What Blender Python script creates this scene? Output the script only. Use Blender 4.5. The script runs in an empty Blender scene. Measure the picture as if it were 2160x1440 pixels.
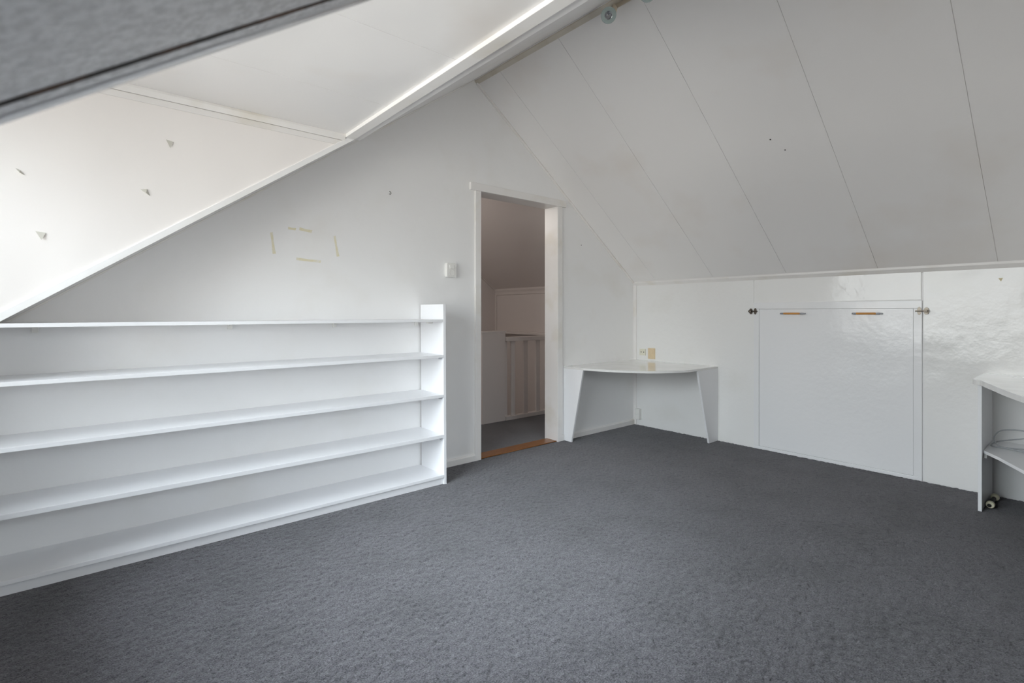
import bpy, bmesh, math, random
import numpy as np
from mathutils import Vector, Matrix
random.seed(7)
SC = bpy.context.scene
COL = SC.collection

# ------------------------------------------------------------------ camera
cam_d = bpy.data.cameras.new('camera')
cam = bpy.data.objects.new('camera', cam_d); COL.objects.link(cam)
cam.location = (0, 0, 1.12)
cam.rotation_euler = (math.pi/2, 0, -math.atan2(914, 1076))
cam_d.sensor_width = 36; cam_d.lens = 36*1076/2160
cam_d.shift_y = -60/2160
cam_d.clip_start = 0.02
cam_d.dof.use_dof = True; cam_d.dof.focus_distance = 3.6; cam_d.dof.aperture_fstop = 6.5
SC.camera = cam

# ------------------------------------------------------------------ world, light, exposure
W = bpy.data.worlds.new('world'); SC.world = W; W.use_nodes = True
nt = W.node_tree; nt.nodes.clear()
o = nt.nodes.new('ShaderNodeOutputWorld'); bg = nt.nodes.new('ShaderNodeBackground')
tc = nt.nodes.new('ShaderNodeTexCoord'); sx = nt.nodes.new('ShaderNodeSeparateXYZ')
rp = nt.nodes.new('ShaderNodeValToRGB')
mp = nt.nodes.new('ShaderNodeMapRange'); mp.inputs['From Min'].default_value = -1
nt.links.new(tc.outputs['Generated'], sx.inputs[0]); nt.links.new(sx.outputs['Z'], mp.inputs['Value'])
nt.links.new(mp.outputs[0], rp.inputs[0]); nt.links.new(rp.outputs[0], bg.inputs[0]); nt.links.new(bg.outputs[0], o.inputs[0])
e = rp.color_ramp.elements
e[0].position = 0.46; e[0].color = (0.46, 0.44, 0.42, 1)          # ground and lit facades across the street
e[1].position = 0.545; e[1].color = (0.56, 0.57, 0.58, 1)
for p_, c_ in ((0.62, (0.80, 0.84, 0.88, 1)), (0.72, (1.25, 1.34, 1.46, 1)), (0.86, (1.90, 2.06, 2.28, 1)), (1.0, (2.2, 2.45, 2.8, 1))):
    q_ = rp.color_ramp.elements.new(p_); q_.color = c_
bg.inputs[1].default_value = 18.3

def area(name, loc, rot, sx_, sy_, energy, color=(1, 1, 1), portal=False):
    d = bpy.data.lights.new(name, 'AREA'); d.shape = 'RECTANGLE'; d.size = sx_; d.size_y = sy_
    d.energy = energy; d.color = color
    ob = bpy.data.objects.new(name, d); ob.location = loc; ob.rotation_euler = rot; COL.objects.link(ob)
    if portal: d.cycles.is_portal = True
    return ob
area('window_portal', (-0.74, 1.63, 1.36), (0, -math.pi/2, 0), 1.46, 2.42, 1, portal=True)
area('window_fill_portal', (1.25, -0.42, 1.40), (math.pi/2, 0, 0), 1.0, 0.7, 1, portal=True)  # portal of the added fill window in the near gable
SC.cycles.use_denoising = True
SC.cycles.max_bounces = 14; SC.cycles.diffuse_bounces = 9; SC.cycles.glossy_bounces = 5
SC.cycles.transparent_max_bounces = 12
SC.cycles.caustics_reflective = False; SC.cycles.caustics_refractive = False
SC.cycles.sample_clamp_indirect = 6
vs = SC.view_settings
vs.view_transform = 'Standard'; vs.look = 'None'; vs.gamma = 1.0; vs.use_curve_mapping = False
vs.exposure = 0.0

# ------------------------------------------------------------------ materials
def mat(name, col, rough=0.5, bump=(), spec=0.5, metal=0.0, stain=None, coat=0.0):
    """bump: list of (scale, strength, detail); stain: (colour, scale, lo, hi, amount)"""
    m = bpy.data.materials.new(name); m.use_nodes = True
    n = m.node_tree; b = n.nodes['Principled BSDF']
    b.inputs['Base Color'].default_value = (*col, 1); b.inputs['Roughness'].default_value = rough
    b.inputs['Metallic'].default_value = metal; b.inputs['Specular IOR Level'].default_value = spec
    b.inputs['Coat Weight'].default_value = coat; b.inputs['Coat Roughness'].default_value = 0.12
    t = n.nodes.new('ShaderNodeTexCoord'); prev = None
    for s, st, de in bump:
        no = n.nodes.new('ShaderNodeTexNoise'); no.inputs['Scale'].default_value = s
        no.inputs['Detail'].default_value = de
        n.links.new(t.outputs['Object'], no.inputs['Vector'])
        bp = n.nodes.new('ShaderNodeBump'); bp.inputs['Strength'].default_value = st
        bp.inputs['Distance'].default_value = 0.4/s
        n.links.new(no.outputs['Fac'], bp.inputs['Height'])
        if prev: n.links.new(prev.outputs[0], bp.inputs['Normal'])
        prev = bp
    if prev:
        n.links.new(prev.outputs[0], b.inputs['Normal'])
        n.links.new(prev.outputs[0], b.inputs['Coat Normal'])
    if stain:
        sc_, sca, lo, hi, am = stain
        no = n.nodes.new('ShaderNodeTexNoise'); no.inputs['Scale'].default_value = sca; no.inputs['Detail'].default_value = 4
        n.links.new(t.outputs['Object'], no.inputs['Vector'])
        mr = n.nodes.new('ShaderNodeMapRange'); mr.inputs['From Min'].default_value = lo; mr.inputs['From Max'].default_value = hi
        mr.inputs['To Max'].default_value = am
        n.links.new(no.outputs['Fac'], mr.inputs['Value'])
        mx = n.nodes.new('ShaderNodeMix'); mx.data_type = 'RGBA'
        mx.inputs['A'].default_value = (*col, 1); mx.inputs['B'].default_value = (*sc_, 1)
        n.links.new(mr.outputs[0], mx.inputs['Factor']); n.links.new(mx.outputs['Result'], b.inputs['Base Color'])
    return m

M = {}
M['wall'] = mat('wall_paint', (0.87, 0.865, 0.86), 0.42, [(2.2, 0.06, 3), (16, 0.045, 4), (120, 0.05, 3)], stain=((0.79, 0.765, 0.72), 2.5, 0.55, 0.8, 0.5))
M['cheek'] = mat('warm_white_cheek_paint', (0.87, 0.835, 0.81), 0.45, [(2.0, 0.05, 3), (120, 0.04, 3)])
M['gloss'] = mat('gloss_wall_paint', (0.83, 0.825, 0.81), 0.18, [(1.6, 0.07, 2), (11, 0.10, 3), (70, 0.04, 3)], spec=0.42, stain=((0.70, 0.68, 0.62), 2.0, 0.55, 0.8, 0.4))
M['panel'] = mat('ceiling_panel_paint', (0.85, 0.835, 0.825), 0.33, [(1.5, 0.08, 2), (40, 0.03, 3)], stain=((0.74, 0.67, 0.60), 1.5, 0.56, 0.78, 0.45))
M['white'] = mat('white_lacquered_board', (0.85, 0.85, 0.86), 0.28, [(60, 0.03, 2)])
M['desk'] = mat('glossy_white_board', (0.80, 0.79, 0.77), 0.09, [(3, 0.02, 2)], coat=0.4)
M['trim'] = mat('trim_paint', (0.83, 0.81, 0.79), 0.3, [(30, 0.05, 3)], stain=((0.66, 0.60, 0.48), 3.0, 0.52, 0.75, 0.6))
M['beige'] = mat('aged_cream_strip', (0.62, 0.575, 0.50), 0.45, [(20, 0.05, 3)], stain=((0.50, 0.44, 0.34), 6, 0.5, 0.7, 0.6))
M['hatch'] = mat('hatch_gloss_paint', (0.82, 0.82, 0.825), 0.19, [(1.8, 0.07, 2), (26, 0.10, 4)], spec=0.42)
M['nose'] = mat('glossy_nosing_paint', (0.86, 0.87, 0.89), 0.12, coat=1.0)
M['dark'] = mat('dark_gap', (0.05, 0.045, 0.04), 0.8)
M['brown'] = mat('rusty_seam', (0.16, 0.085, 0.05), 0.8, stain=((0.06, 0.05, 0.045), 22, 0.48, 0.56, 1.0))
M['cream'] = mat('cream_plastic', (0.74, 0.72, 0.60), 0.35)
M['tan'] = mat('yellowed_plastic', (0.72, 0.58, 0.38), 0.4)
M['plastic'] = mat('white_plastic', (0.82, 0.81, 0.78), 0.25)
M['hole'] = mat('dark_hole', (0.02, 0.02, 0.02), 0.6)
M['brass'] = mat('aged_nickel', (0.36, 0.32, 0.27), 0.5, metal=1.0)
M['chrome'] = mat('brushed_chrome', (0.5, 0.51, 0.54), 0.25, metal=1.0)
M['darkmetal'] = mat('dark_metal', (0.10, 0.085, 0.07), 0.4, metal=1.0)
M['orange'] = mat('amber_handle', (0.58, 0.27, 0.07), 0.3)
M['tape'] = mat('yellowed_tape', (0.76, 0.71, 0.52), 0.4, [(50, 0.1, 3)], stain=((0.80, 0.78, 0.72), 30, 0.45, 0.65, 0.8))
M['paper'] = mat('paper_scrap', (0.60, 0.58, 0.52), 0.7)
M['tapetri'] = mat('tape_remnant', (0.66, 0.58, 0.36), 0.5)
M['cable'] = mat('grey_cable', (0.42, 0.43, 0.44), 0.4)
M['caster'] = mat('cream_roller', (0.62, 0.58, 0.42), 0.5)
M['cream_lamp'] = mat('cream_lamp_enamel', (0.66, 0.58, 0.46), 0.4)
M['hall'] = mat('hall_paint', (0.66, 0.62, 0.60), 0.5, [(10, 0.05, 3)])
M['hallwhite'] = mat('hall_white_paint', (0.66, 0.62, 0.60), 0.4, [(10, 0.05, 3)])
M['lens'] = mat('spot_reflector', (0.55, 0.56, 0.58), 0.15, metal=0.8)

def wood():
    m = mat('varnished_threshold', (0.42, 0.17, 0.045), 0.25)
    n = m.node_tree; b = n.nodes['Principled BSDF']; t = n.nodes['Texture Coordinate']
    mpp = n.nodes.new('ShaderNodeMapping'); mpp.inputs['Scale'].default_value = (2, 30, 30)
    no = n.nodes.new('ShaderNodeTexNoise'); no.inputs['Scale'].default_value = 3; no.inputs['Detail'].default_value = 6
    r = n.nodes.new('ShaderNodeValToRGB'); r.color_ramp.elements[0].color = (0.17, 0.065, 0.018, 1); r.color_ramp.elements[1].color = (0.30, 0.125, 0.04, 1)
    n.links.new(t.outputs['Object'], mpp.inputs[0]); n.links.new(mpp.outputs[0], no.inputs['Vector'])
    n.links.new(no.outputs['Fac'], r.inputs[0]); n.links.new(r.outputs[0], b.inputs['Base Color'])
    return m
M['wood'] = wood()

def carpet(name, base, fleck):
    m = bpy.data.materials.new(name); m.use_nodes = True
    n = m.node_tree; b = n.nodes['Principled BSDF']; b.inputs['Roughness'].default_value = 0.95
    b.inputs['Specular IOR Level'].default_value = 0.1
    b.inputs['Sheen Weight'].default_value = 0.30; b.inputs['Sheen Roughness'].default_value = 0.5
    t = n.nodes.new('ShaderNodeTexCoord')
    def noise(s, d, r=0.6):
        no = n.nodes.new('ShaderNodeTexNoise'); no.inputs['Scale'].default_value = s
        no.inputs['Detail'].default_value = d; no.inputs['Roughness'].default_value = r
        n.links.new(t.outputs['Object'], no.inputs['Vector']); return no
    def mrange(src, a, b_, c, d):
        q = n.nodes.new('ShaderNodeMapRange')
        for k, v in zip(('From Min', 'From Max', 'To Min', 'To Max'), (a, b_, c, d)): q.inputs[k].default_value = v
        n.links.new(src, q.inputs['Value']); return q.outputs[0]
    def mul(a, b_):
        q = n.nodes.new('ShaderNodeMath'); q.operation = 'MULTIPLY'; n.links.new(a, q.inputs[0]); n.links.new(b_, q.inputs[1]); return q.outputs[0]
    fine = noise(190, 3, 0.75); mid = noise(80, 3); big = noise(3.2, 4, 0.55); patch = noise(1.1, 3)
    v = mul(mrange(fine.outputs['Fac'], 0.36, 0.60, 0.15, 1.75), mrange(mid.outputs['Fac'], 0.3, 0.7, 0.8, 1.2))
    v = mul(v, mrange(big.outputs['Fac'], 0.34, 0.56, 0.74, 1.06))
    v = mul(v, mrange(patch.outputs['Fac'], 0.35, 0.65, 0.92, 1.05))
    mx = n.nodes.new('ShaderNodeMix'); mx.data_type = 'RGBA'; mx.inputs['A'].default_value = (*base, 1); mx.inputs['B'].default_value = (*fleck, 1)
    n.links.new(mrange(noise(140, 2).outputs['Fac'], 0.4, 0.65, 0, 1), mx.inputs['Factor'])
    vm = n.nodes.new('ShaderNodeVectorMath'); vm.operation = 'SCALE'
    n.links.new(mx.outputs['Result'], vm.inputs[0]); n.links.new(v, vm.inputs['Scale'])
    n.links.new(vm.outputs[0], b.inputs['Base Color'])
    bp = n.nodes.new('ShaderNodeBump'); bp.inputs['Strength'].default_value = 0.9; bp.inputs['Distance'].default_value = 0.004
    n.links.new(fine.outputs['Fac'], bp.inputs['Height']); n.links.new(bp.outputs[0], b.inputs['Normal'])
    return m
M['carpet'] = carpet('grey_carpet_pile', (0.046, 0.0435, 0.050), (0.066, 0.060, 0.068))

def speckled():
    m = mat('grey_speckled_covering', (0.80, 0.81, 0.83), 0.30, [(160, 0.22, 4)], coat=0.3)
    n = m.node_tree; b = n.nodes['Principled BSDF']; t = n.nodes['Texture Coordinate']
    no = n.nodes.new('ShaderNodeTexNoise'); no.inputs['Scale'].default_value = 130; no.inputs['Detail'].default_value = 5; no.inputs['Roughness'].default_value = 0.7
    r = n.nodes.new('ShaderNodeValToRGB'); r.color_ramp.elements[0].color = (0.66, 0.67, 0.69, 1); r.color_ramp.elements[1].color = (0.96, 0.97, 1.0, 1)
    r.color_ramp.elements[0].position = 0.42; r.color_ramp.elements[1].position = 0.56
    n.links.new(t.outputs['Object'], no.inputs['Vector']); n.links.new(no.outputs['Fac'], r.inputs[0]); n.links.new(r.outputs[0], b.inputs['Base Color'])
    return m
M['speckle'] = speckled()

def glass():
    m = bpy.data.materials.new('window_glass'); m.use_nodes = True
    n = m.node_tree; n.nodes.clear()
    ou = n.nodes.new('ShaderNodeOutputMaterial'); a = n.nodes.new('ShaderNodeBsdfTransparent'); a.inputs[0].default_value = (0.96, 0.98, 0.98, 1)
    g = n.nodes.new('ShaderNodeBsdfGlossy'); g.inputs['Roughness'].default_value = 0.02
    f = n.nodes.new('ShaderNodeFresnel'); f.inputs[0].default_value = 1.45; mx = n.nodes.new('ShaderNodeMixShader')
    n.links.new(f.outputs[0], mx.inputs[0]); n.links.new(a.outputs[0], mx.inputs[1]); n.links.new(g.outputs[0], mx.inputs[2]); n.links.new(mx.outputs[0], ou.inputs[0])
    return m
M['glass'] = glass()
def discglass():
    m = bpy.data.materials.new('greenish_disc_glass'); m.use_nodes = True
    n = m.node_tree; b = n.nodes['Principled BSDF']
    b.inputs['Base Color'].default_value = (0.50, 0.60, 0.58, 1); b.inputs['Roughness'].default_value = 0.12; b.inputs['Alpha'].default_value = 0.72
    return m
M['disc'] = discglass()

# ------------------------------------------------------------------ helpers
WL = {}
def _link(o, parent):
    COL.objects.link(o)
    if parent is not None: o.parent = parent
def empty(name, loc):
    o = bpy.data.objects.new(name, None); COL.objects.link(o); o.location = loc; o.empty_display_size = 0.05
    WL[o.name] = Vector(loc); return o
def tag(o, label=None, cat=None, group=None, kind=None):
    if label: o['label'] = label
    if cat: o['category'] = cat
    if group: o['group'] = group
    if kind: o['kind'] = kind
    return o
def thing(name, loc, label, cat, group=None): return tag(empty(name, loc), label, cat, group)
def obj(name, bm, m, parent=None, smooth=False, bevel=0.0, seg=2):
    if bevel:
        bmesh.ops.remove_doubles(bm, verts=bm.verts, dist=1e-6)
        es = [e for e in bm.edges if len(e.link_faces) == 2 and e.calc_face_angle(0) > 0.6]
        bmesh.ops.bevel(bm, geom=es, offset=bevel, segments=seg, profile=0.6, affect='EDGES', clamp_overlap=True)
    off = WL[parent.name] if parent is not None else None
    if off is None:
        # put a free-standing mesh's origin at its base centre
        xs = [v.co.copy() for v in bm.verts]
        off = Vector(((min(c.x for c in xs)+max(c.x for c in xs))/2, (min(c.y for c in xs)+max(c.y for c in xs))/2, min(c.z for c in xs)))
    for v in bm.verts: v.co -= off
    bmesh.ops.recalc_face_normals(bm, faces=bm.faces)
    me = bpy.data.meshes.new(name); bm.to_mesh(me); bm.free()
    if smooth:
        for p in me.polygons: p.use_smooth = True
    me.materials.append(M[m] if isinstance(m, str) else m)
    o = bpy.data.objects.new(name, me); _link(o, parent)
    if parent is None: o.location = off
    WL[o.name] = off
    return o
def B(*boxes):
    bm = bmesh.new()
    for x0, x1, y0, y1, z0, z1 in boxes:
        r = bmesh.ops.create_cube(bm, size=1)
        for v in r['verts']:
            v.co = Vector(((x0+x1)/2+v.co.x*(x1-x0), (y0+y1)/2+v.co.y*(y1-y0), (z0+z1)/2+v.co.z*(z1-z0)))
    return bm
def box(name, b, m, parent=None, bevel=0.0015, seg=2): return obj(name, B(b), m, parent, bevel=bevel, seg=seg)
def prism(pts, axis, a, b, bm=None):
    """extrude a 2-D outline: axis 'y' -> pts are (x,z); 'x' -> (y,z); 'z' -> (x,y)"""
    bm = bm or bmesh.new()
    def P(p, t):
        return {'y': (p[0], t, p[1]), 'x': (t, p[0], p[1]), 'z': (p[0], p[1], t)}[axis]
    v0 = [bm.verts.new(P(p, a)) for p in pts]; v1 = [bm.verts.new(P(p, b)) for p in pts]
    f = [bm.faces.new(v0), bm.faces.new(v1[::-1])]
    n = len(pts)
    for i in range(n): bm.faces.new((v0[i], v1[i], v1[(i+1) % n], v0[(i+1) % n]))
    if n > 4:
        bm.normal_update(); bmesh.ops.triangulate(bm, faces=f)
    return bm
def frame_of(axis):
    a = Vector(axis).normalized(); u = a.orthogonal().normalized(); return a, u, a.cross(u)
def lathe(prof, c, axis, n=24, bm=None):
    """prof: (radius, height along axis)"""
    bm = bm or bmesh.new(); a, u, w = frame_of(axis); c = Vector(c); rings = []
    for r, h in prof:
        if r < 1e-6: rings.append([bm.verts.new(c+a*h)])
        else: rings.append([bm.verts.new(c+a*h+(u*math.cos(2*math.pi*k/n)+w*math.sin(2*math.pi*k/n))*r) for k in range(n)])
    for p, q in zip(rings, rings[1:]):
        for k in range(n):
            k2 = (k+1) % n
            if len(p) == 1 and len(q) == 1: continue
            if len(p) == 1: bm.faces.new((p[0], q[k], q[k2]))
            elif len(q) == 1: bm.faces.new((p[k], p[k2], q[0]))
            else: bm.faces.new((p[k], p[k2], q[k2], q[k]))
    return bm
def catmull(pts, n=8):
    P = [Vector(p) for p in pts]; P = [2*P[0]-P[1]]+P+[2*P[-1]-P[-2]]; out = []
    for i in range(1, len(P)-2):
        for k in range(n):
            t = k/n; a, b, c, d = P[i-1:i+3]
            out.append(0.5*((2*b)+(c-a)*t+(2*a-5*b+4*c-d)*t*t+(3*b-3*c+d-a)*t**3))
    out.append(P[-2]); return out
def tube(pts, r, n=10, sub=8, bm=None):
    bm = bm or bmesh.new(); P = catmull(pts, sub) if sub else [Vector(p) for p in pts]; rings = []; u = None
    for i, p in enumerate(P):
        t = (P[min(i+1, len(P)-1)]-P[max(i-1, 0)]).normalized()
        u = t.orthogonal().normalized() if u is None else (u-t*u.dot(t)).normalized()
        w = t.cross(u)
        rings.append([bm.verts.new(p+(u*math.cos(2*math.pi*k/n)+w*math.sin(2*math.pi*k/n))*r) for k in range(n)])
    for a, b in zip(rings, rings[1:]):
        for k in range(n): bm.faces.new((a[k], a[(k+1) % n], b[(k+1) % n], b[k]))
    bm.faces.new(rings[0]); bm.faces.new(rings[-1][::-1])
    return bm
def struct(o): o['kind'] = 'structure'; return o

# ------------------------------------------------------------------ room dimensions
XB, YA, YN, XL = 4.281, 3.135, -0.45, -0.85       # right knee wall, far gable, near gable, left wall
AP = (2.286, 2.887)                                # ridge in the x-z plane
def zl(x): return 1.256 + 0.7138*x                 # left roof slope
SR = (AP[1]-1.417)/(XB-AP[0])
def zr(x): return AP[1] - SR*(x-AP[0])             # right roof slope
YC, YC0, XBM, ZC = 2.84, 0.4235, 1.21, 2.138        # dormer cheeks, beam, dormer ceiling
YH = 5.375                                         # far wall of the landing
HX0 = 1.2

# ------------------------------------------------------------------ floors
def carpet_floor():
    s = 0.0085
    nx = int((XB-XL)/s)+1; ny = int((YA-YN)/s)+1
    x = np.linspace(XL, XB, nx); y = np.linspace(YN, YA, ny)
    X, Y = np.meshgrid(x, y, indexing='ij')
    rng = np.random.default_rng(3)
    jx = rng.uniform(-.4, .4, X.shape)*s; jy = rng.uniform(-.4, .4, X.shape)*s
    jx[0] = jx[-1] = 0; jy[:, 0] = jy[:, -1] = 0
    Z = rng.uniform(-0.0034, 0.0020, X.shape)
    co = np.stack([X+jx, Y+jy, Z], -1).reshape(-1, 3).astype(np.float32)
    i = np.arange(nx*ny).reshape(nx, ny)
    q = np.stack([i[:-1, :-1], i[1:, :-1], i[1:, 1:], i[:-1, 1:]], -1).reshape(-1, 4).astype(np.int32)
    me = bpy.data.meshes.new('floor')
    me.vertices.add(len(co)); me.vertices.foreach_set('co', co.ravel())
    me.loops.add(q.size); me.loops.foreach_set('vertex_index', q.ravel())
    me.polygons.add(len(q)); me.polygons.foreach_set('loop_start', np.arange(0, q.size, 4, dtype=np.int32))
    me.polygons.foreach_set('use_smooth', np.ones(len(q), dtype=bool))
    me.update(calc_edges=True); me.validate()
    me.materials.append(M['carpet'])
    o = bpy.data.objects.new('floor', me); COL.objects.link(o); WL[o.name] = Vector((0, 0, 0))
    return struct(o)
fl = carpet_floor()
fl['label'] = 'dark blue-grey short pile carpet covering the attic floor'
sf = struct(box('floor', (XL-.1, XB+.08, YN-.1, YA+.2, -.30, -.012), 'dark', None, 0)); sf['label'] = 'sub-floor under the carpet'
hf = struct(box('floor', (HX0, XB, YA+0.125, 4.10, -0.20, 0.002), 'carpet', None, 0)); hf['label'] = 'grey carpet of the landing beyond the doorway'
struct(box('floor', (HX0, XB+0.07, YA+0.145, YH, -2.7, -2.6), 'hall', None, 0))['label'] = 'stairwell floor far below the landing'

# ------------------------------------------------------------------ far gable wall and doorway
D0, D1, DZ = 2.342, 3.175, 2.048
pts = [(XL-.1, -.03), (D0-.012, -.03), (D0-.012, DZ+.012), (D1+.012, DZ+.012), (D1+.012, -.03), (XB+.07, -.03), (XB+.07, zr(XB+.07)+.04), (AP[0], AP[1]+.05), (XL-.1, zl(XL-.1)+.05)]
struct(obj('wall_far', prism(pts, 'y', YA, YA+.145), 'wall'))
dr = struct(empty('door_1', (D0, YA, 0))); dr['label'] = 'open doorway with white painted frame leading to the dim landing'
box('jamb', (D0-.012, D0, YA-.002, YA+.150, 0, DZ), 'trim', dr)
box('jamb', (D1, D1+.012, YA-.002, YA+.150, 0, DZ), 'trim', dr)
box('head_jamb', (D0-.012, D1+.012, YA-.002, YA+.150, DZ, DZ+.012), 'trim', dr)
box('casing', (2.289, D0+.001, YA-.015, YA, 0, DZ), 'trim', dr, 0.003)
box('casing', (D1-.001, 3.232, YA-.015, YA, 0, DZ), 'trim', dr, 0.003)
box('head_casing', (2.242, 3.276, YA-.020, YA, DZ, 2.106), 'trim', dr, 0.003)
th = box('threshold', (D0, D1, YA+.002, YA+.125, 0.0, 0.008), 'wood', dr, 0.002); th['label'] = 'orange-brown varnished wooden threshold'

def baseboard(name, x0, x1):
    bm = prism([(YA, 0), (YA-.014, 0), (YA-.014, .040), (YA-.008, .052), (YA, .052)], 'x', x0, x1)
    return struct(obj(name, bm, 'trim'))
baseboard('baseboard_far', 1.846, D0-.002)
baseboard('baseboard_far', D1+.002, 3.252)
baseboard('baseboard_far', 3.276, XB-.01)

# ------------------------------------------------------------------ right knee wall with its boards
wr = struct(box('wall_right', (XB+.006, XB+.08, YN-.1, YH+.1, -2.7, 1.47), 'wall', None, 0))
def wpanel(y0, y1, z0, z1): return box('panel', (XB, XB+.006, y0, y1, z0, z1), 'gloss', wr, 0.0012)
wpanel(1.9325, YA-.035, 0, 1.43)
wpanel(0.826, 1.9285, 1.209, 1.43)
wpanel(YN, 0.8155, 0, 1.43)
struct(box('trim_1', (XB-.010, XB, YA-.036, YA, 0, 1.40), 'trim', None, .002))          # corner batten
bm = prism([(XB+.004, 1.388), (XB-.020, 1.418), (XB-.022, zr(XB-.022)), (XB+.004, zr(XB))], 'y', YN, YA)
struct(obj('trim_2', bm, 'trim', bevel=.001))                                            # strip under the right slope

# ------------------------------------------------------------------ right slope: backing and its boards
def slope_strip(x0, x1, fn, t0, t1, y0, y1, bevel=.0):
    """slab following slope fn between x0..x1; t0/t1: offsets below the plane (negative = above)"""
    return prism([(x0, fn(x0)-t0), (x1, fn(x1)-t0), (x1, fn(x1)-t1), (x0, fn(x0)-t1)], 'y', y0, y1)
cr = struct(obj('ceiling', slope_strip(AP[0], XB+.08, zr, -.006, -.09, YN-.1, YA+.05), 'panel')); cr['label'] = 'right roof slope lined with wide painted boards'
ys = [YN, 0.451, 1.063, 1.667, 2.276, 2.863, YA]
for y0, y1 in zip(ys, ys[1:]):
    a = y0+(.0 if y0 == YN else .0011); b = y1-(.0 if y1 == YA else .0011)
    obj('panel', slope_strip(AP[0]+.002, XB, zr, 0, -.008, a, b), 'panel', cr, bevel=.0009)
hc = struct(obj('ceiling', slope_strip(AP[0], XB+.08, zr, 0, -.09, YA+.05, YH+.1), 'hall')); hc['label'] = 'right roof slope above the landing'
# trims of the right slope
struct(obj('trim_3', slope_strip(AP[0]+.004, AP[0]+.030, zr, .006, 0, YN, YA-.0), 'beige', bevel=.001))     # ridge strip
struct(obj('trim_4', slope_strip(AP[0]+.02, XB-.004, zr, .016, 0, YA-.020, YA), 'trim', bevel=.003))        # along far wall

# ------------------------------------------------------------------ left slope around the dormer
struct(obj('ceiling', slope_strip(XBM+.004, AP[0], zl, 0, -.09, YN-.1, YA+.05), 'panel'))['label'] = 'narrow strip of the left roof slope between dormer beam and ridge'
struct(obj('ceiling', slope_strip(XL-.1, XBM+.004, zl, 0, -.09, YC+.002, YA+.05), 'panel'))['label'] = 'narrow left roof slope strip between dormer and far wall'
struct(obj('ceiling', slope_strip(XL-.1, XBM, zl, 0, -.09, YN-.1, .387), 'speckle'))['label'] = 'grey speckled sloping surface close to the camera'
struct(obj('trim_5', slope_strip(XL, XBM, zl, .0006, -.09, .3865, .3915), 'brown'))                           # dirty seam
struct(obj('trim_6', slope_strip(XL, XBM, zl, .001, -.09, .3915, .4050), 'speckle', bevel=.001))                   # white edge of near slope
def nose_bar():
    bm = bmesh.new(); d = Vector((1, 0, .7138)).normalized(); dn = Vector((.7138, 0, -1)).normalized()
    prof = [(math.sin(t*math.pi/8)*.0016, -math.cos(t*math.pi/8)*.0092) for t in range(9)] + [(-.07, .0092), (-.07, -.0092)]
    def at(x): return [bm.verts.new(Vector((x, .4143, zl(x)))+dn*p+Vector((0, q, 0))) for p, q in prof]
    A, B_ = at(XL), at(XBM)
    for i in range(len(prof)): bm.faces.new((A[i], A[(i+1) % len(prof)], B_[(i+1) % len(prof)], B_[i]))
    bm.faces.new(A); bm.faces.new(B_[::-1]); return bm
struct(obj('trim_16', nose_bar(), 'nose'))                                                                    # glossy rounded nosing
struct(obj('trim_7', slope_strip(XL, AP[0]-.01, zl, .010, 0, YA-.016, YA), 'trim', bevel=.002))               # along far wall, left slope
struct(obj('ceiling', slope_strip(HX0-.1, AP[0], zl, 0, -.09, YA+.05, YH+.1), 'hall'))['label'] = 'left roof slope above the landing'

# ------------------------------------------------------------------ dormer
tri = [(XL-.05, zl(XL-.05)), (XBM+.06, zl(XBM+.06)), (XBM+.06, ZC+.06), (XL-.05, ZC+.06)]
struct(obj('wall_cheek_far', prism(tri, 'y', YC, YC+.07), 'cheek'))
struct(obj('wall_cheek_near', prism(tri, 'y', YC0-.018, YC0-.001), 'wall'))
dc = struct(box('ceiling', (XL-.1, XBM+.06, YC0-.05, YC+.05, ZC+.004, ZC+.07), 'panel', None, 0)); dc['label'] = 'flat dormer ceiling of white boards'
ysd = [YC0, 0.503, 1.107, 1.709, 2.311, YC]
for y0, y1 in zip(ysd, ysd[1:]): box('panel', (XL, XBM, y0+.0011, y1-.0011, ZC, ZC+.008), 'panel', dc, .0008)
struct(box('trim_8', (1.158, XBM+.004, YC0, YC, zl(XBM), ZC+.002), 'trim', None, .0015))                         # dormer beam
bm = prism([(YC, ZC), (YC-.016, ZC), (YC-.016, ZC-.012), (YC-.008, ZC-.036), (YC, ZC-.036)], 'x', XL, 1.158)
prism([(YC, ZC-.038), (YC-.006, ZC-.038), (YC-.006, ZC-.066), (YC, ZC-.066)], 'x', XL, XBM-.075, bm)
struct(obj('trim_10', bm, 'trim', bevel=.0015))
bm = prism([(XL, zl(XL)-.002), (XBM, zl(XBM)-.002), (XBM-.0, zl(XBM)+.030), (XL, zl(XL)+.036)], 'y', YC-.008, YC)
struct(obj('trim_11', bm, 'wall', bevel=.0015))

# left wall under and around the dormer window
WZ0, WZ1 = 0.62, 2.10
struct(obj('wall_left', B((XL-.1, XL, YN-.1, YA+.05, -.03, .55), (XL-.1, XL, YN-.1, YC0-.02, .55, .66), (XL-.1, XL, YC+.02, YA+.05, .55, .66)), 'wall'))
struct(obj('wall_left', B((XL-.1, XL, YC0-.02, YC+.02, .55, WZ0), (XL-.1, XL, YC0-.02, YC+.02, WZ1, ZC+.05), (XL-.1, XL, YC0-.02, YC0+.07, WZ0, WZ1), (XL-.1, XL, YC-.07, YC+.02, WZ0, WZ1)), 'wall'))
wn = struct(empty('window_1', (XL, (YC+YC0)/2, WZ0)))
wy = [YC0+.07, 1.24, 2.02, YC-.07]
obj('window_frame', B((XL-.08, XL-.02, wy[0], wy[3], WZ0, WZ0+.05), (XL-.08, XL-.02, wy[0], wy[3], WZ1-.05, WZ1), (XL-.08, XL-.02, wy[0], wy[0]+.05, WZ0+.05, WZ1-.05), (XL-.08, XL-.02, wy[3]-.05, wy[3], WZ0+.05, WZ1-.05)), 'white', wn, bevel=.003)
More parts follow.
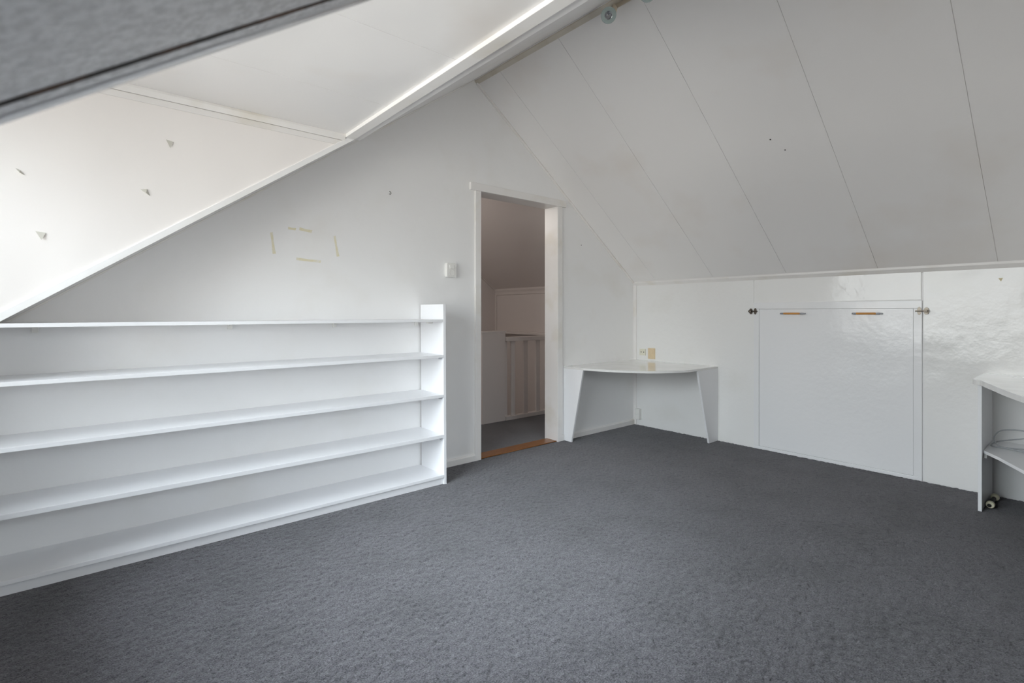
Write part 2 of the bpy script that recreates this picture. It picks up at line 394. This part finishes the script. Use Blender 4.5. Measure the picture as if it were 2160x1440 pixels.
for c in wy[1:3]: box('mullion', (XL-.08, XL-.02, c-.03, c+.03, WZ0+.05, WZ1-.05), 'white', wn, .003)
for a, b in ((wy[0]+.05, wy[1]-.03), (wy[1]+.03, wy[2]-.03), (wy[2]+.03, wy[3]-.05)):
    box('pane', (XL-.052, XL-.048, a, b, WZ0+.05, WZ1-.05), 'glass', wn, 0)
box('window_sill', (XL-.02, XL+.10, wy[0]-.05, wy[3]+.05, WZ0-.025, WZ0), 'white', wn, .004)

# near gable behind the camera, with an unseen window added as fill light
NW = (0.75, 1.75, 1.05, 1.74)
def gable(y0, y1):
    bm = bmesh.new()
    prism([(XL-.1, -.03), (NW[0], -.03), (NW[0], zl(NW[0])+.05), (XL-.1, zl(XL-.1)+.05)], 'y', y0, y1, bm)
    prism([(NW[1], -.03), (XB+.07, -.03), (XB+.07, zr(XB+.07)+.04), (AP[0], AP[1]+.05), (NW[1], zl(NW[1])+.05)], 'y', y0, y1, bm)
    prism([(NW[0], -.03), (NW[1], -.03), (NW[1], NW[2]), (NW[0], NW[2])], 'y', y0, y1, bm)
    prism([(NW[0], NW[3]), (NW[1], NW[3]), (NW[1], zl(NW[1])+.05), (NW[0], zl(NW[0])+.05)], 'y', y0, y1, bm)
    return bm
struct(obj('wall_near', gable(YN-.1, YN), 'wall'))
w2 = struct(empty('window_fill', (1.25, YN, NW[2])))
obj('window_frame', B((NW[0], NW[1], YN-.08, YN-.02, NW[2], NW[2]+.05), (NW[0], NW[1], YN-.08, YN-.02, NW[3]-.05, NW[3]), (NW[0], NW[0]+.05, YN-.08, YN-.02, NW[2]+.05, NW[3]-.05), (NW[1]-.05, NW[1], YN-.08, YN-.02, NW[2]+.05, NW[3]-.05)), 'white', w2, bevel=.003)
box('pane', (NW[0]+.05, NW[1]-.05, YN-.052, YN-.048, NW[2]+.05, NW[3]-.05), 'glass', w2, 0)

# ------------------------------------------------------------------ landing beyond the doorway
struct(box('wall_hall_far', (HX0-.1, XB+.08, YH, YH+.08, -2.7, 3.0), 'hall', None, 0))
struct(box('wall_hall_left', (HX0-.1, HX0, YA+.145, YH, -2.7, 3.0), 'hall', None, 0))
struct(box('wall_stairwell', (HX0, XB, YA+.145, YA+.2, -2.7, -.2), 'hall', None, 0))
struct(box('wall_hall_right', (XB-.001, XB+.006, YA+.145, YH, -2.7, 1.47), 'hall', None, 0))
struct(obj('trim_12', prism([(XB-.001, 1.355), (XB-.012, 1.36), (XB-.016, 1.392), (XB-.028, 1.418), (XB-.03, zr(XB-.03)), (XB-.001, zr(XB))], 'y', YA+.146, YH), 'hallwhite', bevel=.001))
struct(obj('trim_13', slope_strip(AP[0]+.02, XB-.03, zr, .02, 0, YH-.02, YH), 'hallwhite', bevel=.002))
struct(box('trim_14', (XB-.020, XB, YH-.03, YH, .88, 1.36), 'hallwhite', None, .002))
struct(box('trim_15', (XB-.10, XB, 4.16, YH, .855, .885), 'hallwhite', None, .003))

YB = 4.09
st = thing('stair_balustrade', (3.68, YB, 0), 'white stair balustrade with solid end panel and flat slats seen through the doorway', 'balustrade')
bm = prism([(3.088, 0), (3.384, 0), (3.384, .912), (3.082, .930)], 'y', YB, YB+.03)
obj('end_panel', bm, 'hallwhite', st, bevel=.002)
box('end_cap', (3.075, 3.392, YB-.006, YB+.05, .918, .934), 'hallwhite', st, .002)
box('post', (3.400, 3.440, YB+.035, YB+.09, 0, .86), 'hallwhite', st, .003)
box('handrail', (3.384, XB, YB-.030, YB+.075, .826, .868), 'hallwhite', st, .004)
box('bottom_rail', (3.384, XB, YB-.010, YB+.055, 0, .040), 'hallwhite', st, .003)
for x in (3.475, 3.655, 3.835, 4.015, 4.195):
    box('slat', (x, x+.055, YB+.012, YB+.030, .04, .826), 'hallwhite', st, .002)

# ------------------------------------------------------------------ long low bookshelf
YS = 2.83
bs = thing('bookcase', (0.5, 3.0, 0), 'long low white built-in bookcase with five shelves along the far wall', 'bookcase')
def shear_box(x0b, x1b, x0t, x1t, y0, y1, z0, z1):
    bm = bmesh.new()
    v = [bm.verts.new(c) for c in ((x0b, y0, z0), (x1b, y0, z0), (x1b, y1, z0), (x0b, y1, z0), (x0t, y0, z1), (x1t, y0, z1), (x1t, y1, z1), (x0t, y1, z1))]
    for f in ((0, 1, 2, 3), (4, 5, 6, 7), (0, 1, 5, 4), (1, 2, 6, 5), (2, 3, 7, 6), (3, 0, 4, 7)): bm.faces.new([v[i] for i in f])
    return bm
obj('side_panel', shear_box(1.822, 1.841, 1.814, 1.834, YS, YA-.016, 0, 1.178), 'white', bs, bevel=.0015)
obj('side_panel', B((-.84, -.822, YS, YA, 0, .62)), 'white', bs, bevel=.001)
heights = [(1.062, 1.079, -.262), (.829, .847, -.585), (.568, .587, -.822), (.303, .325, -.822), (.044, .062, -.822)]
for z0, z1, xl in heights:
    box('shelf', (xl, 1.8135+(.008*(1.08-z1)), YS, YA-.001 if z1 < 1 else YA-.002, z0, z1), 'white', bs, .0015)
box('toe_kick', (-.822, 1.820, YS+.012, YS+.030, 0, .0415), 'white', bs, .001)
def bracket(x, y, z):
    b_ = obj('shelf_support', B((x, x+.022, y-.014, y, z-.030, z), (x+.004, x+.018, y-.05, y-.014, z-.008, z)), 'plastic', bs, bevel=.0015)
    return b_
for x in (-.16, .62, 1.20, 1.775): bracket(x, YA-.001, 1.062)
for z in (.829, .568, .303):
    box('shelf_pin', (1.806, 1.817, YS+.020, YS+.045, z-.012, z), 'chrome', bs, .002)
box('corner_brace', (1.780, 1.812, YA-.18, YA-.15, 1.050, 1.062), 'plastic', bs, .002)

# ------------------------------------------------------------------ corner desk beyond the door
zt = .652
ds = thing('corner_desk', (3.95, 2.85, 0), 'white corner desk with curved front and two tapered legs in the far corner', 'desk')
curve = [(3.258, 2.900), (3.300, 2.740), (3.375, 2.575), (3.480, 2.430), (3.620, 2.325), (3.780, 2.262), (3.935, 2.244)]
cp = catmull([(p[0], p[1], 0) for p in curve], 6)
pts = [(p.x, p.y) for p in cp] + [(XB-.001, 2.244), (XB-.001, YA-.037), (XB-.011, YA-.001), (3.258, YA-.001)]
obj('tabletop', prism(pts, 'z', zt-.018, zt), 'desk', ds, bevel=.0015)
bm = prism([(YA-.001, 0), (3.040, 0), (2.907, zt-.018), (YA-.001, zt-.018)], 'x', 3.258, 3.274)
obj('leg', bm, 'white', ds, bevel=.001)
bm = prism([(XB-.001, 0), (4.130, 0), (3.945, zt-.018), (XB-.001, zt-.018)], 'y', 2.244, 2.260)
obj('leg', bm, 'white', ds, bevel=.001)

# ------------------------------------------------------------------ second corner desk at the right edge
zq = .749
d2 = thing('corner_desk', (3.9, 0.1, 0), 'higher white corner desk with open shelf, cut off by the right picture edge', 'desk')
edge = [(3.865, .512), (3.832, .508), (3.806, .492), (3.790, .470), (3.700, .442), (3.604, .408), (3.380, .330), (3.168, .243), (3.020, .150), (2.930, .0), (2.900, -.20), (2.900, -.449)]
cp = catmull([(p[0], p[1], 0) for p in edge], 4)
pts = [(XB-.001, .512)] + [(p.x, p.y) for p in cp] + [(XB-.001, -.449)]
obj('tabletop', prism(pts, 'z', zq-.028, zq), 'desk', d2, bevel=.006, seg=3)
box('side_panel', (3.882, XB-.001, .477, .494, 0, zq-.028), 'white', d2, .0015)
box('side_panel', (2.96, 2.978, -.449, -.02, 0, zq-.028), 'white', d2, .0015)
bm = prism([(XB-.002, .476), (3.925, .476), (3.80, .400), (3.50, .250), (3.20, .06), (3.0, -.10), (2.98, -.449), (XB-.002, -.449)], 'z', .322, .339)
obj('shelf', bm, 'white', d2, bevel=.0015)
box('shelf_support', (3.935, 3.955, .462, .476, .293, .3215), 'plastic', d2, .002)
box('shelf_support', (4.20, 4.22, .462, .476, .293, .3215), 'plastic', d2, .002)
rl = obj('roller_rod', tube([(3.96, .455, .022), (4.17, .455, .022)], .010, 10, 0), 'hole', d2, smooth=True)
for x in (3.975, 4.150):
    obj('roller', lathe([(0, -.014), (.017, -.014), (.020, -.008), (.020, .008), (.017, .014), (0, .014)], (x, .452, .026), (1, 0, 0), 18), 'caster', rl)

cab = thing('cable', (4.12, .30, .339), 'grey cable lying in loose loops on the shelf of the right-hand desk', 'cable')
bm = tube([(3.90, -.10, .520), (4.00, .10, .500), (4.08, .22, .462), (4.13, .30, .444), (4.16, .37, .438), (4.165, .425, .425), (4.15, .450, .398), (4.12, .452, .368), (4.08, .425, .347), (4.05, .37, .3435), (4.03, .30, .345), (4.05, .20, .352), (4.12, .06, .362), (4.16, -.1, .347)], .0036, 8, 8)
tube([(3.93, -.12, .500), (4.03, .10, .478), (4.10, .24, .430), (4.16, .36, .385), (4.17, .435, .358), (4.12, .462, .344), (4.06, .44, .3435), (4.10, .32, .3435), (4.15, .20, .3435), (4.05, .05, .3435), (3.9, -.06, .3435)], .0036, 8, 8, bm)
obj('loop', bm, 'cable', cab, smooth=True)

# ------------------------------------------------------------------ storage hatch in the knee wall
ht = thing('storage_hatch', (XB, 1.375, 0), 'large square white hatch panel with two amber handles in the knee wall', 'hatch')
XF = XB-.004
H0, H1, HZ = .8205, 1.9300, 1.204
box('board', (XF, XB+.005, .868, 1.886, .028, 1.151), 'hatch', ht, .0012)
box('rail', (XF-.004, XB+.005, H0, H1, 1.1525, HZ), 'hatch', ht, .0015)
box('rail', (XF-.004, XB+.005, H0, H1, .002, .0265), 'hatch', ht, .0015)
box('stile', (XF-.004, XB+.005, H0, .8665, .027, 1.152), 'hatch', ht, .0015)
box('stile', (XF-.004, XB+.005, 1.8875, H1, .027, 1.152), 'hatch', ht, .0015)
for y0, y1 in ((1.533, 1.714), (1.037, 1.222)):
    yc = (y0+y1)/2; xh = XF-.030; z = 1.116
    h = obj('handle', lathe([(0, -.062), (.0068, -.062), (.0075, -.055), (.0075, .055), (.0068, .062), (0, .062)], (xh, yc, z), (0, 1, 0), 16), 'orange', ht, smooth=False)
    h['label'] = 'slim amber bar handle with steel ends'
    for s in (-1, 1):
        ye = yc+s*(y1-y0)/2
        bm = lathe([(0, 0), (.0072, 0), (.0072, .018), (.006, .026), (0, .028)], (xh, yc+s*.060, z), (0, s, 0), 16)
        tube([(xh, yc+s*.070, z), (xh+.006, yc+s*.080, z), (XF+.001, ye-s*.004, z)], .0055, 10, 4, bm)
        obj('handle_end', bm, 'chrome', h)
def latch(y, dark, s):
    m = 'darkmetal' if dark else 'brass'
    l = empty('latch', (XB, y, 1.134)); l.parent = ht; l.location = Vector((XB, y, 1.134))-WL[ht.name]
    xq = XF-.004
    def plate(yc, w, h_):
        pr = [(yc+w*math.cos(t*math.pi/8), 1.134+h_*math.sin(t*math.pi/8)) for t in range(16)]
        return prism(pr, 'x', xq-.0025, xq+.003)
    obj('plate', plate(y+s*.016, .012, .027), m, l, bevel=.0006)
    obj('keeper_plate', plate(y-s*.021, .014, .024), m, l, bevel=.0006)
    obj('turn_knob', lathe([(0, 0), (.006, 0), (.006, .016), (.0105, .018), (.0105, .024), (0, .026)], (xq-.002, y-s*.021, 1.134), (-1, 0, 0), 14), m, l)
    obj('bolt', tube([(xq-.010, y-s*.010, 1.134), (xq-.011, y+s*.036, 1.134)], .0045, 10, 0), m, l)
latch(.8185, False, 1); latch(1.932, True, -1)

# ------------------------------------------------------------------ sockets and switches
def rnd_rect(c0, c1, d0, d1, r, n=4):
    out = []
    for cx_, cy_, a in ((c1-r, d1-r, 0), (c0+r, d1-r, 90), (c0+r, d0+r, 180), (c1-r, d0+r, 270)):
        for k in range(n+1):
            t = math.radians(a+90*k/n); out.append((cx_+r*math.cos(t), cy_+r*math.sin(t)))
    return out
def earth_socket(parent, c, ax, m, r=.021):
    c = Vector(c); ax = Vector(ax)
    q = obj('outlet', lathe([(r+.003, 0), (r+.003, .0015), (r, .0018), (r-.002, -.004), (0, -.004)], c, ax, 24), m, parent)
    side = Vector((0, 0, 1)).cross(ax)
    for s in (-1, 1):
        obj('pin_hole', lathe([(0, -.0038), (.0032, -.0038), (.0032, -.003), (0, -.003)], c+side*(s*.0095), ax, 10), 'hole', q)
# on the far gable, left of the door: switch above socket
s1 = thing('light_switch', (2.063, YA, 1.383), 'cream surface-mounted switch above earthed socket left of the doorway', 'switch')
obj('housing', prism(rnd_rect(2.024, 2.104, 1.381, 1.484, .010), 'y', YA-.030, YA), 'plastic', s1, bevel=.004, seg=3)
obj('rocker', prism([(YA-.0302, 1.440), (YA-.0385, 1.441), (YA-.0335, 1.468), (YA-.0302, 1.469)], 'x', 2.046, 2.082), 'plastic', s1, bevel=.001)
earth_socket(s1, (2.064, YA-.0305, 1.412), (0, -1, 0), 'plastic')
# right knee wall above the desk
s2 = thing('antenna_socket', (XB, 3.028, .700), 'small square cream aerial socket with two dark holes above the corner desk', 'socket')
obj('cover', prism(rnd_rect(2.994, 3.062, .700, .764, .004), 'x', XB-.007, XB), 'cream', s2, bevel=.0015)
for y in (3.012, 3.042): obj('port', lathe([(0, 0), (.0055, 0), (.0055, .0015), (0, .0015)], (XB-.0065, y, .732), (-1, 0, 0), 14), 'hole', s2)
s3 = thing('wall_socket', (XB, 2.923, .671), 'yellowed tan double wall socket above the corner desk', 'socket')
obj('cover', prism(rnd_rect(2.884, 2.962, .671, .776, .004), 'x', XB-.009, XB), 'tan', s3, bevel=.002)
earth_socket(s3, (XB-.0095, 2.923, .751), (-1, 0, 0), 'tan', .019)
earth_socket(s3, (XB-.0095, 2.923, .699), (-1, 0, 0), 'tan', .019)
# surface-mounted double socket in the corner under the desk
s4 = thing('wall_socket', (XB-.03, 3.075, .065), 'white surface-mounted double socket low in the corner under the desk', 'socket')
box('housing', (XB-.037, XB-.0002, 3.044, 3.0975, .060, .166), 'plastic', s4, .004, 3)
def ring(c, ax, m, parent):
    c = Vector(c); return obj('outlet', lathe([(.021, 0), (.021, .0015), (.017, .002), (.015, -.002), (0, -.002)], c, ax, 22), m, parent)
earth_socket(s4, (XB-.0375, 3.071, .138), (-1, 0, 0), 'plastic', .019)
earth_socket(s4, (XB-.0375, 3.071, .089), (-1, 0, 0), 'plastic', .019)

# ------------------------------------------------------------------ ceiling spots on the ridge track
tr = thing('light_track', (2.300, 1.3, 2.80), 'pale rail along the ridge carrying the ceiling spots', 'light rail')
obj('rail', tube([(2.305, .3, 2.845), (2.305, 1.845, 2.845)], .011, 12, 0), 'cream_lamp', tr, smooth=True)
def spot(y, label, look):
    r = thing('spotlight', (2.30, y, 2.845), label, 'spotlight', 'spotlights on the ridge rail')
    ax = Vector(look).normalized(); c = Vector((2.235, y-.01, 2.765))
    obj('joint', tube([(2.303, y, 2.850), (2.290, y-.003, 2.812), (2.262, y-.008, 2.790)], .015, 12, 4), 'cream_lamp', r, smooth=True)
    obj('lamp_housing', lathe([(0, -.055), (.018, -.055), (.024, -.045), (.024, -.012), (.020, 0), (0, 0)], c, ax, 24), 'cream_lamp', r, smooth=False)
    g = obj('glass_disc', lathe([(.021, .006), (.041, .010), (.042, .013), (.041, .016), (.021, .013), (.021, .006)], c, ax, 32), 'disc', r)
    obj('bulb', lathe([(.0235, .002), (.0235, .010), (.019, .011), (.012, .004), (.004, 0), (0, 0)], c, ax, 28), 'lens', r, smooth=False)
    return r
spot(1.815, 'glass-rimmed ceiling spot at the far end of the ridge rail', (-.72, -.55, -.38))
spot(1.560, 'glass-rimmed ceiling spot cut off by the top edge of the picture', (-.72, -.50, -.38))

# ------------------------------------------------------------------ small things on the walls
def strip(name, x0, z0, x1, z1, w, label, group):
    d = Vector((x1-x0, 0, z1-z0)); n = Vector((-d.z, 0, d.x)).normalized()*(w/2)
    pts = []
    for t, jit in ((0, .002), (.5, -.001), (1, .001)):
        p = Vector((x0, 0, z0))+d*t; pts.append((p.x+n.x+jit, p.z+n.z+jit))
    for t, jit in ((1, -.003), (.5, .001), (0, .002)):
        p = Vector((x0, 0, z0))+d*t; pts.append((p.x-n.x+jit, p.z-n.z))
    return tag(obj(name, prism(pts, 'y', YA-.0006, YA), 'tape'), label, 'tape', group)
G = 'strips of old tape on the far wall'
strip('tape_strip', .844, 1.584, .862, 1.462, .014, 'yellowed vertical tape strip, left side of the tape outline above the bookcase', G)
strip('tape_strip', .936, 1.618, .982, 1.616, .013, 'short faded tape strip, top left of the tape outline above the bookcase', G)
strip('tape_strip', 1.000, 1.621, 1.076, 1.612, .016, 'yellowed tape strip, top of the tape outline above the bookcase', G)
strip('tape_strip', 1.212, 1.599, 1.237, 1.473, .014, 'yellowed vertical tape strip, right side of the tape outline above the bookcase', G)
strip('tape_strip', .982, 1.441, 1.130, 1.434, .014, 'long yellowed tape strip, bottom of the tape outline above the bookcase', G)

hk = thing('wall_hook', (1.584, YA, 1.920), 'tiny metal hook screwed into the upper far wall', 'hook')
obj('hook', tube([(1.584, YA+.002, 1.932), (1.584, YA-.014, 1.930), (1.588, YA-.020, 1.920), (1.586, YA-.016, 1.912), (1.578, YA-.014, 1.914)], .0018, 8, 5), 'darkmetal', hk, smooth=True)
obj('screw_plate', lathe([(0, 0), (.010, 0), (.009, .002), (0, .003)], (1.584, YA, 1.931), (0, -1, 0), 14), 'wall', hk)

def scrap(x, z, sh, label):
    pts = [(x+a*.0115, z+b*.0115) for a, b in sh]
    bm = bmesh.new(); v = [bm.verts.new((p[0], YC-.0004-(.006 if i == len(pts)-1 else 0), p[1])) for i, p in enumerate(pts)]
    w_ = [bm.verts.new((p.co.x, p.co.y-.0006, p.co.z)) for p in v]
    bm.faces.new(v); bm.faces.new(w_[::-1])
    for i in range(len(v)): bm.faces.new((v[i], w_[i], w_[(i+1) % len(v)], v[(i+1) % len(v)]))
    return tag(obj('paper_scrap', bm, 'paper'), label, 'paper scrap', 'torn paper scraps on the dormer cheek')
k = YC/2.83
def cz(z): return 1.12+(z-1.12)*k
scrap(.322*k, cz(1.903), [(-1.3, 1.6), (1.2, 1.1), (.1, -1.7)], 'torn paper corner highest up on the white dormer cheek')
scrap(.230*k, cz(1.669), [(-1.6, .6), (.5, 1.1), (1.5, -1.6), (.2, -.7)], 'folded torn paper scrap in the middle of the white dormer cheek')
scrap(-.118*k, cz(1.435), [(-1.4, 1.5), (1.4, 1.2), (.2, -1.5)], 'torn paper corner lowest down on the white dormer cheek')
scrap(-.181*k, cz(1.687), [(-1.0, .9), (.2, .4), (1.3, -1.2), (.1, -.6)], 'small sliver of torn paper at the left edge of the dormer cheek')
tag(obj('tape_remnant', prism([(.452, 1.333), (.430, 1.334), (.440, 1.312)], 'x', XB-.0006, XB), 'tapetri'), 'small yellow tape triangle high on the right knee wall', 'tape')

nrm = Vector((-SR, 0, -1)).normalized()
for x, y, lab in ((3.238, 1.361, 'dark nail head, upper left of two in the right slope'), (3.320, 1.307, 'dark nail head, lower right of two in the right slope')):
    tag(obj('nail_head', lathe([(0, -.001), (.0045, -.001), (.0040, .002), (0, .003)], (x, y, zr(x)), nrm, 10), 'hole'), lab, 'nail', 'nails in the right slope')
tag(obj('nail_head', lathe([(0, -.001), (.004, -.001), (.0035, .002), (0, .003)], (3.491, YA, 1.738), (0, -1, 0), 10), 'hole'), 'dark nail head in the far wall right of the doorway', 'nail')

# warm point light without a fixture, added out of view to brighten the landing
ld = bpy.data.lights.new('landing_fill_light', 'POINT'); ld.energy = 15; ld.color = (1.0, 0.93, 0.87); ld.shadow_soft_size = .12
lo = bpy.data.objects.new('landing_fill_light', ld); lo.location = (2.0, 4.6, 2.2); COL.objects.link(lo)
